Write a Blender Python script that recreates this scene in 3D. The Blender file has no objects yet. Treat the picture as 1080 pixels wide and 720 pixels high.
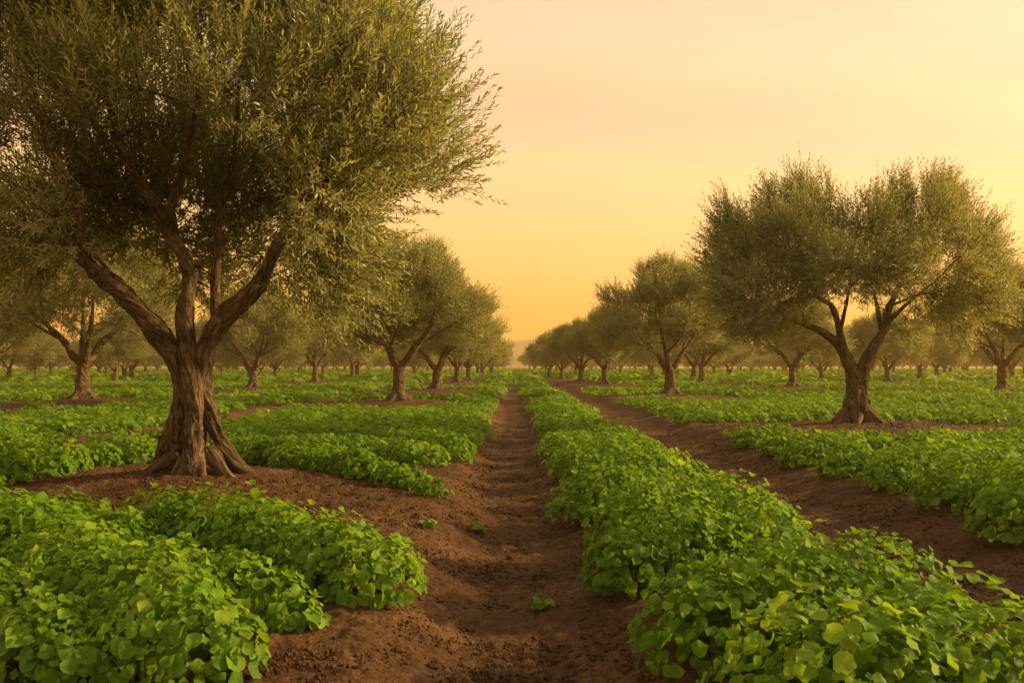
import bpy, math, random
import numpy as np
from mathutils import Vector

rng = np.random.default_rng(11)
random.seed(11)
scene = bpy.context.scene
COL = scene.collection
R = math.radians

CAM_H = 1.45
F = 960.0            # focal length in photo pixels (1080 wide)
HY = 386.0           # horizon row in the photograph


# ------------------------------------------------------------------ numpy noise
def _hash(ix, iy, iz, seed):
    h = (ix.astype(np.int64) * 374761393 + iy.astype(np.int64) * 668265263
         + iz.astype(np.int64) * 2147483647 + seed * 974634777) & 0xFFFFFFFF
    h = ((h ^ (h >> 13)) * 1274126177) & 0xFFFFFFFF
    h = ((h ^ (h >> 16)) * 2246822519) & 0xFFFFFFFF
    h = h ^ (h >> 15)
    return (h & 0xFFFFFF) / float(0xFFFFFF)


def vnoise(p, seed=0):
    """value noise in -1..1, p is (N,3)"""
    i = np.floor(p)
    f = p - i
    i = i.astype(np.int64)
    u = f * f * f * (f * (f * 6 - 15) + 10)
    r = 0
    for dx in (0, 1):
        wx = u[:, 0] if dx else 1 - u[:, 0]
        for dy in (0, 1):
            wy = u[:, 1] if dy else 1 - u[:, 1]
            for dz in (0, 1):
                wz = u[:, 2] if dz else 1 - u[:, 2]
                r = r + wx * wy * wz * _hash(i[:, 0] + dx, i[:, 1] + dy, i[:, 2] + dz, seed)
    return r * 2 - 1


def noise2(x, y, s, seed=0):
    p = np.stack([np.ravel(x) * s, np.ravel(y) * s, np.full(np.size(x), 0.37)], 1)
    return vnoise(p, seed).reshape(np.shape(x))


def fbm2(x, y, s, o=3, seed=0):
    r, a = 0, 1.0
    for k in range(o):
        r = r + a * noise2(x, y, s * 2.03 ** k, seed + k)
        a *= .5
    return r


def smooth(e0, e1, x):
    t = np.clip((x - e0) / (e1 - e0), 0, 1)
    return t * t * (3 - 2 * t)


def norm(v):
    return v / np.maximum(np.linalg.norm(v, axis=-1, keepdims=True), 1e-9)


# ------------------------------------------------------------------ field layout
# furrows of bare soil running away from the camera: centre, half width
FURROWS = [(-50, .5), (-44, .5), (-38, .5), (-31, .6), (-25.5, .5), (-20.5, .5), (-13.2, .8), (-7.3, .85),
           (0.0, .70), (3.0, .98), (13.6, .6), (18.8, .5), (25.5, .5), (31.5, .6), (38, .5), (44, .5), (50, .5)]

HERO = (-3.3, 9.6)
RIGHT = (7.22, 19.0)


def px2w(x, y, gz=.24):
    Y = F * (CAM_H - gz) / (y - HY)
    return ((x - 540) / F * Y, Y)


# foot of every tree that can be told apart in the picture, in photo pixels, with its own variant, size and turn
NEAR = [
    # x, y, variant, scale, rotation, label
    (420.5, 422, 0, 1.02, 20, 'forked olive tree first in the row behind the gnarled olive'),
    (461, 410.5, 1, 1.02, 200, 'leaning olive tree second in the row behind the gnarled olive'),
    (482, 403.5, 2, .98, 70, 'olive tree third behind the gnarled olive in the row left of the path'),
    (494, 400, 0, .95, 250, 'olive tree fourth behind the gnarled olive in the row left of the path'),
    (88, 420, 2, 1.18, 120, 'thick-trunked olive tree on a wide soil mound, left of the big gnarled trunk'),
    (267, 408.5, 1, .98, 330, 'round olive tree just to the right of the big gnarled trunk'),
    (333, 402, 0, 1.0, 140, 'small olive tree standing between the round olive and the first forked olive'),
    (372, 399, 2, 1.0, 15, 'little distant olive tree close to the left of the first forked olive'),
    (122, 402, 1, .82, 100, 'small slim distant olive tree just right of the thick-trunked left olive'),
    (-12, 404, 0, 1.08, 60, 'olive tree cut off by the left edge with one branch showing'),
    (706.5, 415.5, 1, 1.01, 45, 'large dense olive tree nearest the path on its right side'),
    (638, 405.5, 0, .86, 160, 'olive tree second from the front in the row right of the path'),
    (612, 402, 2, .84, 280, 'olive tree third from the front in the row right of the path'),
    (593, 399, 1, .86, 90, 'olive tree fourth from the front in the row right of the path'),
    (579, 397, 0, .84, 10, 'olive tree fifth from the front in the row right of the path'),
    (835.5, 407, 2, 1.0, 210, 'olive tree seen low behind the left side of the big solitary right olive'),
    (740, 402, 0, 1.0, 300, 'olive tree half hidden behind the large dense olive right of the path'),
    (936, 402.5, 1, .95, 130, 'small olive tree seen under the right side of the big solitary right olive'),
    (970, 399.5, 2, .95, 40, 'faint olive tree next to the right of the one under the solitary right olive'),
    (1057, 411.5, 0, 1.08, 190, 'olive tree with spreading low limbs on a soil mound at the right edge'),
]
near_xy = [px2w(n[0], n[1]) for n in NEAR]
MOUNDS = [(RIGHT[0], RIGHT[1], 2.6, 2.2, .18)]
for (x, y), n in zip(near_xy, NEAR):
    MOUNDS.append((x, y, 2.6, 2.9, .17))

# the bare soil around the big tree and running down to the path, ground coordinates
SOIL_POLY = np.array([(-5.0, 7.6), (-3.5, 7.05), (-2.3, 6.8), (-1.6, 6.6), (-1.0, 6.3), (-.3, 5.6), (-.2, 9.6), (-.75, 10.0),
                      (-1.6, 10.8), (-2.4, 11.7), (-3.0, 12.9), (-4.2, 13.5), (-4.9, 12.4), (-5.2, 10.8), (-5.0, 9.6)])
LEFT_FRONT = np.array([(-.35, 2), (-.35, 5.6), (-.95, 5.1), (-1.05, 4.5), (-1.2, 4.1), (-1.5, 3.85), (-2.0, 3.85), (-2.3, 4.1),
                       (-3.3, 4.4), (-6, 4.6), (-6, 2)])
CREASE = np.array([(-.2, 9.3), (-.65, 9.4), (-2.2, 11.4), (-3.9, 13.4), (-4.6, 15.5), (-2.4, 13.4), (-.3, 11.3)])


def in_poly(x, y, P):
    c = np.zeros(np.shape(x), bool)
    n = len(P)
    for i in range(n):
        x0, y0 = P[i]
        x1, y1 = P[(i + 1) % n]
        cond = ((y0 > y) != (y1 > y)) & (x < (x1 - x0) * (y - y0) / (y1 - y0 + 1e-12) + x0)
        c ^= cond
    return c


def furrow_depth(x, y):
    """1 in the middle of a furrow, 0 on the beds"""
    d = np.zeros(np.shape(x))
    for c, w in FURROWS:
        wob = .10 * noise2(x * 0 + c, y, .35, 5)
        d = np.maximum(d, 1 - smooth(w * .25, w * 1.25, np.abs(x - c - wob)))
    return d


def terrain(x, y):
    z = .19 * (1 - furrow_depth(x, y)) - .09
    # big tree stands on a broad low mound
    q = ((x - HERO[0]) / 2.3) ** 2 + ((y - HERO[1] + .2) / 1.9) ** 2
    z = z + .23 * np.exp(-q)
    for mx, my, rx, ry, h in MOUNDS:
        m = np.abs(y - my) < 9
        q = ((x - mx) / rx) ** 2 + ((y - my) / ry) ** 2
        z = z + h * np.exp(-q * 1.6)
    z = z + (.035 + .04 * smooth(14, 30, y)) * noise2(x, y, .23, 3) * smooth(1.2, 4, np.abs(x))
    return z


def bare(x, y):
    """True where the soil is bare"""
    w = .16 * noise2(x, y, 1.1, 21)
    b = np.zeros(np.shape(x), bool)
    for c, hw in FURROWS:
        b |= np.abs(x - c + w * .6) < hw
    jx, jy = x + w, y + w
    # narrow strip of crop crossing the bare mound behind the big tree
    t = np.clip(((x + .85) * -2.6 + (y - 9.9) * 3.0) / (2.6 ** 2 + 3.0 ** 2), 0, 1)
    strip = np.hypot(x + .85 + 2.6 * t, y - 9.9 - 3.0 * t) < .36
    b |= in_poly(jx, jy, SOIL_POLY) & ~strip
    b |= in_poly(jx, jy, LEFT_FRONT)
    b |= in_poly(jx, jy, CREASE)
    for mx, my, rx, ry, h in MOUNDS:
        b |= (((jx - mx) / (rx * 1.12)) ** 2 + ((jy - my * .93) / (.15 * my)) ** 2) < .85
    # soil tongue running from the solitary tree to the right edge, and a strip in the left mid ground
    for (ax, ay, bx, by, r) in ((9.5, 20.5, 13.5, 17.6, 1.1), (4.0, 19.5, 8, 20.8, 1.0), (-6, 31.5, -.5, 30.0, 1.3),
                                (-7.0, 11.6, -7.1, 18, 1.15), (-7.0, 18, -7.8, 33, 1.0),
                                (-8, 24.5, -15, 27, .7), (15, 31, 24, 29, .8), (4.8, 39, 9, 37, .6)):
        t = np.clip(((jx - ax) * (bx - ax) + (jy - ay) * (by - ay)) / ((bx - ax) ** 2 + (by - ay) ** 2), 0, 1)
        b |= np.hypot(jx - ax - t * (bx - ax), jy - ay - t * (by - ay)) < r
    b |= (noise2(x * .35, y, .16, 31) > .62) & (y > 26)
    return b


# ------------------------------------------------------------------ mesh helpers
def mesh_np(name, V, faces, mats, attrs=None, smooth_shade=True, mat_idx=None):
    """faces: list of (M,k) int arrays"""
    me = bpy.data.meshes.new(name)
    V = np.ascontiguousarray(V, np.float32)
    me.vertices.add(len(V))
    me.vertices.foreach_set('co', V.ravel())
    tot = sum(len(f) for f in faces)
    loops = np.concatenate([np.asarray(f, np.int32).ravel() for f in faces])
    sizes = np.concatenate([np.full(len(f), f.shape[1], np.int32) for f in faces])
    starts = np.concatenate([[0], np.cumsum(sizes)[:-1]]).astype(np.int32)
    me.loops.add(len(loops))
    me.loops.foreach_set('vertex_index', loops)
    me.polygons.add(tot)
    me.polygons.foreach_set('loop_start', starts)
    if mat_idx is not None:
        me.polygons.foreach_set('material_index', np.asarray(mat_idx, np.int32))
    me.update(calc_edges=True)
    if smooth_shade:
        me.polygons.foreach_set('use_smooth', np.ones(tot, bool))
    for m in mats:
        me.materials.append(m)
    for k, a in (attrs or {}).items():
        if a.ndim == 2:
            at = me.attributes.new(k, 'FLOAT_VECTOR', 'POINT')
            at.data.foreach_set('vector', np.ascontiguousarray(a, np.float32).ravel())
        else:
            at = me.attributes.new(k, 'FLOAT', 'POINT')
            at.data.foreach_set('value', np.ascontiguousarray(a, np.float32))
    return me


def link(name, me, parent=None, **props):
    o = bpy.data.objects.new(name, me)
    COL.objects.link(o)
    if parent is not None:
        o.parent = parent
    for k, v in props.items():
        o[k] = v
    return o


def catmull(P, rad, step):
    P = np.asarray(P, float)
    rad = np.asarray(rad, float)
    n = len(P)
    out, ro = [], []
    for i in range(n - 1):
        p0, p1, p2, p3 = P[max(i - 1, 0)], P[i], P[i + 1], P[min(i + 2, n - 1)]
        L = np.linalg.norm(p2 - p1)
        k = max(2, int(L / step))
        for t in np.arange(k) / k:
            out.append(.5 * ((2 * p1) + (-p0 + p2) * t + (2 * p0 - 5 * p1 + 4 * p2 - p3) * t * t
                             + (-p0 + 3 * p1 - 3 * p2 + p3) * t ** 3))
            ro.append(rad[i] * (1 - t) + rad[i + 1] * t)
    out.append(P[-1])
    ro.append(rad[-1])
    return np.array(out), np.array(ro)


def tube(P, rad, sides=10):
    """closed tube, returns V, quads, caps"""
    n = len(P)
    T = norm(np.gradient(P, axis=0))
    up = np.array([.31, .95, .05])
    if abs(T[0] @ up) > .9:
        up = np.array([1., 0, 0])
    N = np.zeros_like(P)
    N[0] = norm(up - (up @ T[0]) * T[0])
    for i in range(1, n):
        v = N[i - 1] - (N[i - 1] @ T[i]) * T[i]
        N[i] = v / max(np.linalg.norm(v), 1e-9)
    B = np.cross(T, N)
    a = np.arange(sides) / sides * 2 * math.pi
    V = (P[:, None] + rad[:, None, None] * (np.cos(a)[None, :, None] * N[:, None] + np.sin(a)[None, :, None] * B[:, None])).reshape(-1, 3)
    i, j = np.meshgrid(np.arange(n - 1), np.arange(sides), indexing='ij')
    j2 = (j + 1) % sides
    Q = np.stack([i * sides + j, i * sides + j2, (i + 1) * sides + j2, (i + 1) * sides + j], -1).reshape(-1, 4)
    V = np.vstack([V, P[0], P[-1]])
    c0, c1 = n * sides, n * sides + 1
    jj = np.arange(sides)
    j2 = (jj + 1) % sides
    T3 = np.vstack([np.stack([np.full(sides, c0), j2, jj], 1),
                    np.stack([np.full(sides, c1), (n - 1) * sides + jj, (n - 1) * sides + j2], 1)])
    return V, Q, T3


# ------------------------------------------------------------------ materials
def new_mat(name):
    m = bpy.data.materials.new(name)
    m.use_nodes = True
    nt = m.node_tree
    nt.nodes.clear()
    out = nt.nodes.new('ShaderNodeOutputMaterial')
    return m, nt, out


def N(nt, typ, **kw):
    n = nt.nodes.new('ShaderNode' + typ)
    for k, v in kw.items():
        if k == 'inp':
            for a, b in v.items():
                n.inputs[a].default_value = b
        else:
            setattr(n, k, v)
    return n


def ramp(nt, stops, fac):
    n = nt.nodes.new('ShaderNodeValToRGB')
    cr = n.color_ramp
    while len(cr.elements) < len(stops):
        cr.elements.new(.5)
    for e, (p, c) in zip(cr.elements, stops):
        e.position = p
        e.color = (*c, 1)
    nt.links.new(fac, n.inputs[0])
    return n.outputs[0]


def mix(nt, fac, a, b, typ='MIX'):
    n = nt.nodes.new('ShaderNodeMix')
    n.data_type = 'RGBA'
    n.blend_type = typ
    for s, v in ((n.inputs[0], fac), (n.inputs[6], a), (n.inputs[7], b)):
        if hasattr(v, 'links'):
            nt.links.new(v, s)
        else:
            s.default_value = v if isinstance(v, (int, float)) else (*v, 1)
    return n.outputs[2]


def soil_mat():
    m, nt, out = new_mat('soil')
    geo = N(nt, 'NewGeometry')
    n1 = N(nt, 'TexNoise', inp={'Scale': 1.3, 'Detail': 5})
    n2 = N(nt, 'TexNoise', inp={'Scale': 22, 'Detail': 6, 'Roughness': .65})
    n3 = N(nt, 'TexVoronoi', inp={'Scale': 34, 'Randomness': 1})
    n4 = N(nt, 'TexNoise', inp={'Scale': 120, 'Detail': 4, 'Roughness': .7})
    for n in (n1, n2, n3, n4):
        nt.links.new(geo.outputs['Position'], n.inputs['Vector'])
    c1 = ramp(nt, [(.3, (.056, .028, .012)), (.55, (.092, .048, .021)), (.75, (.145, .080, .037))], n1.outputs[0])
    c2 = ramp(nt, [(.3, (.45, .42, .40)), (.5, (1, 1, 1)), (.72, (1.5, 1.45, 1.35))], n2.outputs[0])
    c = mix(nt, 1.0, c1, c2, 'MULTIPLY')
    c3 = ramp(nt, [(.35, (.8, .8, .8)), (.7, (1.25, 1.25, 1.25))], n4.outputs[0])
    c = mix(nt, 1.0, c, c3, 'MULTIPLY')
    b1 = N(nt, 'Bump', inp={'Strength': .9, 'Distance': .03})
    nt.links.new(n2.outputs[0], b1.inputs['Height'])
    b2 = N(nt, 'Bump', inp={'Strength': .8, 'Distance': .012})
    nt.links.new(n3.outputs['Distance'], b2.inputs['Height'])
    nt.links.new(b1.outputs[0], b2.inputs['Normal'])
    b3 = N(nt, 'Bump', inp={'Strength': .7, 'Distance': .006})
    nt.links.new(n4.outputs[0], b3.inputs['Height'])
    nt.links.new(b2.outputs[0], b3.inputs['Normal'])
    p = N(nt, 'BsdfPrincipled', inp={'Roughness': .95, 'Specular IOR Level': .15})
    nt.links.new(c, p.inputs['Base Color'])
    nt.links.new(b3.outputs[0], p.inputs['Normal'])
    nt.links.new(p.outputs[0], out.inputs[0])
    return m


def bark_mat():
    m, nt, out = new_mat('olive_bark')
    at = N(nt, 'Attribute', attribute_name='bark')
    mp = N(nt, 'Mapping', inp={'Scale': (1, 1, .26)})
    nt.links.new(at.outputs['Vector'], mp.inputs[0])
    n1 = N(nt, 'TexNoise', inp={'Scale': 30, 'Detail': 8, 'Roughness': .72, 'Distortion': .9})
    n2 = N(nt, 'TexVoronoi', feature='DISTANCE_TO_EDGE', inp={'Scale': 30})
    n3 = N(nt, 'TexNoise', inp={'Scale': 3.5, 'Detail': 4})
    for n in (n1, n2):
        nt.links.new(mp.outputs[0], n.inputs['Vector'])
    nt.links.new(at.outputs['Vector'], n3.inputs['Vector'])
    c1 = ramp(nt, [(.34, (.014, .010, .007)), (.48, (.088, .058, .034)), (.66, (.25, .178, .11))], n1.outputs[0])
    c2 = ramp(nt, [(.32, (.62, .56, .50)), (.5, (1, 1, 1)), (.7, (1.25, 1.30, 1.35))], n3.outputs[0])
    c = mix(nt, 1, c1, c2, 'MULTIPLY')
    b1 = N(nt, 'Bump', inp={'Strength': 1, 'Distance': .03})
    nt.links.new(n1.outputs[0], b1.inputs['Height'])
    b2 = N(nt, 'Bump', inp={'Strength': .9, 'Distance': .015})
    nt.links.new(n2.outputs[0], b2.inputs['Height'])
    nt.links.new(b1.outputs[0], b2.inputs['Normal'])
    p = N(nt, 'BsdfPrincipled', inp={'Roughness': .9, 'Specular IOR Level': .2})
    nt.links.new(c, p.inputs['Base Color'])
    nt.links.new(b2.outputs[0], p.inputs['Normal'])
    nt.links.new(p.outputs[0], out.inputs[0])
    return m


def leaf_shader(nt, out, colour, tr_colour, tr, rough, spec):
    p = N(nt, 'BsdfPrincipled', inp={'Roughness': rough, 'Specular IOR Level': spec})
    nt.links.new(colour, p.inputs['Base Color'])
    t = N(nt, 'BsdfTranslucent')
    nt.links.new(tr_colour, t.inputs[0])
    mx = N(nt, 'MixShader', inp={0: tr})
    nt.links.new(p.outputs[0], mx.inputs[1])
    nt.links.new(t.outputs[0], mx.inputs[2])
    nt.links.new(mx.outputs[0], out.inputs[0])


def olive_mat():
    m, nt, out = new_mat('olive_leaf')
    at = N(nt, 'Attribute', attribute_name='rnd')
    geo = N(nt, 'NewGeometry')
    top = ramp(nt, [(0, (.060, .092, .036)), (.5, (.112, .148, .058)), (1, (.20, .225, .105))], at.outputs['Fac'])
    und = ramp(nt, [(0, (.14, .16, .080)), (1, (.24, .25, .14))], at.outputs['Fac'])
    c = mix(nt, geo.outputs['Backfacing'], top, und)
    oi = N(nt, 'ObjectInfo')
    tone = ramp(nt, [(0, (.80, .86, .92)), (1, (1.14, 1.08, .95))], oi.outputs['Random'])
    c = mix(nt, 1.0, c, tone, 'MULTIPLY')
    t = ramp(nt, [(0, (.30, .33, .06)), (1, (.60, .54, .11))], at.outputs['Fac'])
    leaf_shader(nt, out, c, t, .38, .42, .45)
    return m


def crop_mat():
    m, nt, out = new_mat('crop_leaf')
    at = N(nt, 'Attribute', attribute_name='luv')
    sp = N(nt, 'SeparateXYZ')
    nt.links.new(at.outputs['Vector'], sp.inputs[0])
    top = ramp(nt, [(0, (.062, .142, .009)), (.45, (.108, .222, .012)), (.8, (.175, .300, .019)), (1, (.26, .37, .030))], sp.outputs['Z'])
    # paler veins fanning from the stalk, pattern of the leaf itself
    ang = N(nt, 'Math', operation='ARCTAN2')
    nt.links.new(sp.outputs['Y'], ang.inputs[0])
    ax = N(nt, 'Math', operation='ADD', inp={1: .75})
    nt.links.new(sp.outputs['X'], ax.inputs[0])
    nt.links.new(ax.outputs[0], ang.inputs[1])
    s = N(nt, 'Math', operation='MULTIPLY', inp={1: 13.0})
    nt.links.new(ang.outputs[0], s.inputs[0])
    cs = N(nt, 'Math', operation='COSINE')
    nt.links.new(s.outputs[0], cs.inputs[0])
    v = ramp(nt, [(.90, (0, 0, 0)), (1, (.28, .28, .28))], cs.outputs[0])
    c = mix(nt, v, top, (.19, .36, .07))
    t = mix(nt, 1.0, c, (1.7, 1.5, .7), 'MULTIPLY')
    geo = N(nt, 'NewGeometry')
    nz = N(nt, 'TexNoise', inp={'Scale': 60, 'Detail': 3})
    nt.links.new(geo.outputs['Position'], nz.inputs['Vector'])
    leaf_shader(nt, out, c, t, .42, .58, .18)
    b = N(nt, 'Bump', inp={'Strength': .5, 'Distance': .006})
    nt.links.new(nz.outputs[0], b.inputs['Height'])
    for n in nt.nodes:
        if n.type in ('BSDF_PRINCIPLED',):
            nt.links.new(b.outputs[0], n.inputs['Normal'])
    return m


def hill_mat():
    m, nt, out = new_mat('hill_scrub')
    geo = N(nt, 'NewGeometry')
    n1 = N(nt, 'TexNoise', inp={'Scale': .05, 'Detail': 6})
    nt.links.new(geo.outputs['Position'], n1.inputs['Vector'])
    c = ramp(nt, [(.35, (.16, .15, .11)), (.65, (.26, .23, .17))], n1.outputs[0])
    p = N(nt, 'BsdfPrincipled', inp={'Roughness': 1, 'Specular IOR Level': .1})
    nt.links.new(c, p.inputs['Base Color'])
    nt.links.new(p.outputs[0], out.inputs[0])
    return m


M_SOIL, M_BARK, M_OLIVE, M_CROP, M_HILL = soil_mat(), bark_mat(), olive_mat(), crop_mat(), hill_mat()


# ------------------------------------------------------------------ leaves
def leaves_np(P, D, Nn, L, W, six=False, curl=.12):
    """blade shapes: P base, D direction, Nn normal; returns V, tris"""
    n = len(P)
    S = norm(np.cross(D, Nn))
    Nn = np.cross(S, D)
    L = L[:, None]
    W = W[:, None]
    if six:
        a = P
        l1 = P + D * L * .28 + S * W * .42 + Nn * W * .15
        r1 = P + D * L * .28 - S * W * .42 + Nn * W * .15
        l2 = P + D * L * .66 + S * W * .44 + Nn * W * .10 - Nn * L * curl * .35
        r2 = P + D * L * .66 - S * W * .44 + Nn * W * .10 - Nn * L * curl * .35
        t = P + D * L - Nn * L * curl
        V = np.stack([a, l1, l2, t, r2, r1], 1).reshape(-1, 3)
        b = (np.arange(n) * 6)[:, None]
        T = np.concatenate([b + [0, 5, 1], b + [1, 5, 4], b + [1, 4, 2], b + [2, 4, 3]])
        return V, T, 6
    a = P
    l = P + D * L * .45 + S * W * .5 + Nn * W * .12
    r = P + D * L * .45 - S * W * .5 + Nn * W * .12
    t = P + D * L - Nn * L * curl
    V = np.stack([a, l, t, r], 1).reshape(-1, 3)
    b = (np.arange(n) * 4)[:, None]
    T = np.concatenate([b + [0, 3, 2], b + [0, 2, 1]])
    return V, T, 4


def closest_on_skeleton(Pts, pts):
    """index of the nearest skeleton sample for every point (chunks)"""
    idx = np.zeros(len(pts), int)
    for s in range(0, len(pts), 4000):
        d = ((pts[s:s + 4000, None] - Pts[None]) ** 2).sum(-1)
        idx[s:s + 4000] = d.argmin(1)
    return idx


def build_tree(name, limbs, clusters, nshoots, nleaf, leaf_len, leaf_w, voxel, seed, six=False, shoot_len=(.28, .5),
               centre=(0, 0, 3.0), bark_amp=.02, stem=True, roots=True, droop_z=2.6):
    """limbs: list of (points, radii); clusters: list of (centre, radius xyz). returns (trunk mesh, crown mesh), local coordinates"""
    g = np.random.default_rng(seed)
    Vs, Fq, Ft, off = [], [], [], 0
    SP, SD, SR, SS = [], [], [], []
    for pts, rad in limbs:
        P, r = catmull(pts, rad, .06 if voxel < .03 else .12)
        # knobbly limbs
        r = r * (1 + .10 * vnoise(P * 3.1 + seed, seed)) * (1 + .06 * vnoise(P * 9 + seed, seed + 1))
        V, Q, T = tube(P, r, 14 if voxel < .03 else 8)
        Vs.append(V); Fq.append(Q + off); Ft.append(T + off); off += len(V)
        SP.append(P); SD.append(norm(np.gradient(P, axis=0))); SR.append(r)
        SS.append(np.concatenate([[0], np.cumsum(np.linalg.norm(np.diff(P, axis=0), axis=1))]))
    me = mesh_np(name + '_raw', np.vstack(Vs), [np.vstack(Fq), np.vstack(Ft)], [M_BARK])
    if voxel:
        ob = bpy.data.objects.new('tmp_tree', me)
        COL.objects.link(ob)
        md = ob.modifiers.new('r', 'REMESH')
        md.mode = 'VOXEL'
        md.voxel_size = voxel
        md = ob.modifiers.new('s', 'SMOOTH')
        md.factor = .5
        md.iterations = 5 if voxel < .03 else 2
        dg = bpy.context.evaluated_depsgraph_get()
        me2 = bpy.data.meshes.new_from_object(ob.evaluated_get(dg))
        bpy.data.objects.remove(ob)
        bpy.data.meshes.remove(me)
        me = me2
    n = len(me.vertices)
    co = np.zeros(n * 3, np.float32)
    me.vertices.foreach_get('co', co)
    co = co.reshape(-1, 3).astype(float)
    nr = np.zeros(n * 3, np.float32)
    me.vertices.foreach_get('normal', nr)
    nr = nr.reshape(-1, 3).astype(float)
    P, D, Rr, S = np.vstack(SP), np.vstack(SD), np.concatenate(SR), np.concatenate(SS)
    # local bark coordinates: across / along the grain of the nearest limb
    idx = closest_on_skeleton(P, co)
    dlt = co - P[idx]
    al = (dlt * D[idx]).sum(1)
    q = dlt - al[:, None] * D[idx]
    t = co[:, 2] * .8 + (S[idx] + al) * .2
    tw = t * 1.9
    qx = q[:, 0] * np.cos(tw) - q[:, 1] * np.sin(tw)
    qy = q[:, 0] * np.sin(tw) + q[:, 1] * np.cos(tw)
    bark = np.stack([qx + P[idx][:, 0] * .0, qy + q[:, 2] * .6, t], 1)
    k = np.clip(Rr[idx] / .2, .15, 1)
    ridg = lambda s, zs, sd: 1 - np.abs(vnoise(np.stack([bark[:, 0] * s, bark[:, 1] * s, bark[:, 2] * zs], 1), sd)) * 2
    disp = (ridg(8, 1.3, 1) * .8 + ridg(20, 4.5, 2) * .55 + ridg(38, 9, 7) * .30 + vnoise(bark * np.array([50, 50, 22]), 3) * .25 - .55) * bark_amp * k
    disp = disp + (vnoise(co * 3.2 + seed, 77) * .9 + vnoise(co * 7.5 + seed, 78) * .5) * bark_amp * k * .8
    co2 = co + nr * disp[:, None]
    me.vertices.foreach_set('co', co2.astype(np.float32).ravel())
    at = me.attributes.new('bark', 'FLOAT_VECTOR', 'POINT')
    at.data.foreach_set('vector', bark.astype(np.float32).ravel())
    me.materials.clear()
    me.materials.append(M_BARK)
    me.polygons.foreach_set('use_smooth', np.ones(len(me.polygons), bool))
    me.update()
    me.name = name + '_trunk'

    # --- finer branches: every cluster is fed from the nearest point that is already wood
    ok = P[:, 2] > 1.5 * (1 if clusters[0][0][2] > 2 else .5)
    wood = P[ok]
    wr = Rr[ok]
    bV, bQ, bT, bo = [], [], [], 0
    cl = sorted(clusters, key=lambda c: np.min(np.linalg.norm(wood - np.array(c[0]), axis=1)))
    for c, rc in cl:
        c = np.array(c, float)
        # prefer feeding from below and from the inside
        cost = np.linalg.norm(wood - c, axis=1) + .6 * np.maximum(0, wood[:, 2] - c[2] + .2)
        j = int(cost.argmin())
        a = wood[j]
        L = np.linalg.norm(c - a)
        mid = (a + c) / 2 + np.array([0, 0, .14 * L]) + g.normal(0, .09 * L, 3)
        r0 = min(wr[j] * .75, .016 + .016 * L)
        tip = c + norm((c - a)[None])[0] * .3
        Pb, rb = catmull([a, mid, c, tip], [r0, r0 * .72, r0 * .45, .005], .14)
        Pb = Pb + g.normal(0, .012, Pb.shape) * np.linspace(0, 1, len(Pb))[:, None]
        V, Q, T = tube(Pb, rb, 5)
        bV.append(V); bQ.append(Q + bo); bT.append(T + bo); bo += len(V)
        wood = np.vstack([wood, Pb[3:]])
        wr = np.concatenate([wr, rb[3:]])
        if stem:
            for _ in range(9):
                e = c + np.array(rc) * norm(g.normal(0, 1, (1, 3)))[0] * g.uniform(.6, 1.0)
                s = Pb[g.integers(len(Pb) // 3, len(Pb))]
                m_ = (s + e) / 2 + g.normal(0, .05, 3)
                P2, r2 = catmull([s, m_, e], [.010, .007, .003], .15)
                V, Q, T = tube(P2, r2, 4)
                bV.append(V); bQ.append(Q + bo); bT.append(T + bo); bo += len(V)
    # --- shoots with leaves
    w = np.array([rc[0] * rc[1] + rc[2] * rc[0] for _, rc in clusters]) ** .8
    ci = g.choice(len(clusters), nshoots, p=w / w.sum())
    C = np.array([c for c, _ in clusters])[ci]
    RC = np.array([rc for _, rc in clusters])[ci]
    u = norm(g.normal(0, 1, (nshoots, 3)))
    rr = g.uniform(.15, 1, (nshoots, 1)) ** .5 * np.where(g.uniform(0, 1, (nshoots, 1)) < .12, 1.3, 1.0)
    base = C + RC * u * rr
    cen = np.array(centre)
    outw = norm(base - cen)
    upw = .42 + .55 * smooth(centre[2] - .3, centre[2] + 1.8, base[:, 2])[:, None]
    d = norm(outw * .75 + u * .50 + np.array([0, 0, 1.]) * upw + g.normal(0, .28, (nshoots, 3)))
    low = smooth(droop_z + .6, droop_z - .5, base[:, 2])[:, None]
    d = norm(d - np.array([0, 0, .95]) * low * g.uniform(.2, 1, (nshoots, 1)))
    Ls = g.uniform(*shoot_len, nshoots)
    kk = np.tile(np.arange(nleaf), nshoots)
    si = np.repeat(np.arange(nshoots), nleaf)
    tt = (kk + .5) / nleaf
    side0 = norm(np.cross(d, g.normal(0, 1, (nshoots, 3))))
    side1 = np.cross(d, side0)
    bend = norm(g.normal(0, 1, (nshoots, 3)) + np.array([0, 0, .5])) * .22
    Pl = base[si] + d[si] * (Ls[si] * tt)[:, None] + bend[si] * (Ls[si] * tt ** 2)[:, None]
    ang = kk * 2.4 + g.uniform(0, 6.28, nshoots)[si]
    sd = side0[si] * np.cos(ang)[:, None] + side1[si] * np.sin(ang)[:, None]
    spread = (1.05 - .75 * tt)[:, None]
    Dl = norm(d[si] * .8 + sd * spread + g.normal(0, .16, (len(si), 3)))
    Nl = norm(d[si] * .55 - sd * .2 + g.normal(0, .45, (len(si), 3)) + np.array([0, 0, .35]))
    Ll = leaf_len * g.uniform(.65, 1.2, len(si)) * (1.0 - .25 * tt)
    Wl = leaf_w * g.uniform(.75, 1.2, len(si))
    V, T, per = leaves_np(Pl, Dl, Nl, Ll, Wl, six)
    rl = np.clip(.5 + .22 * g.normal(0, 1, nshoots)[si] + .16 * g.normal(0, 1, len(si)), 0, 1)
    rv = np.repeat(rl, per)
    faces_t = [T]
    mi = [np.zeros(len(T), int)]
    allV, allr = [V], [rv]
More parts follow.
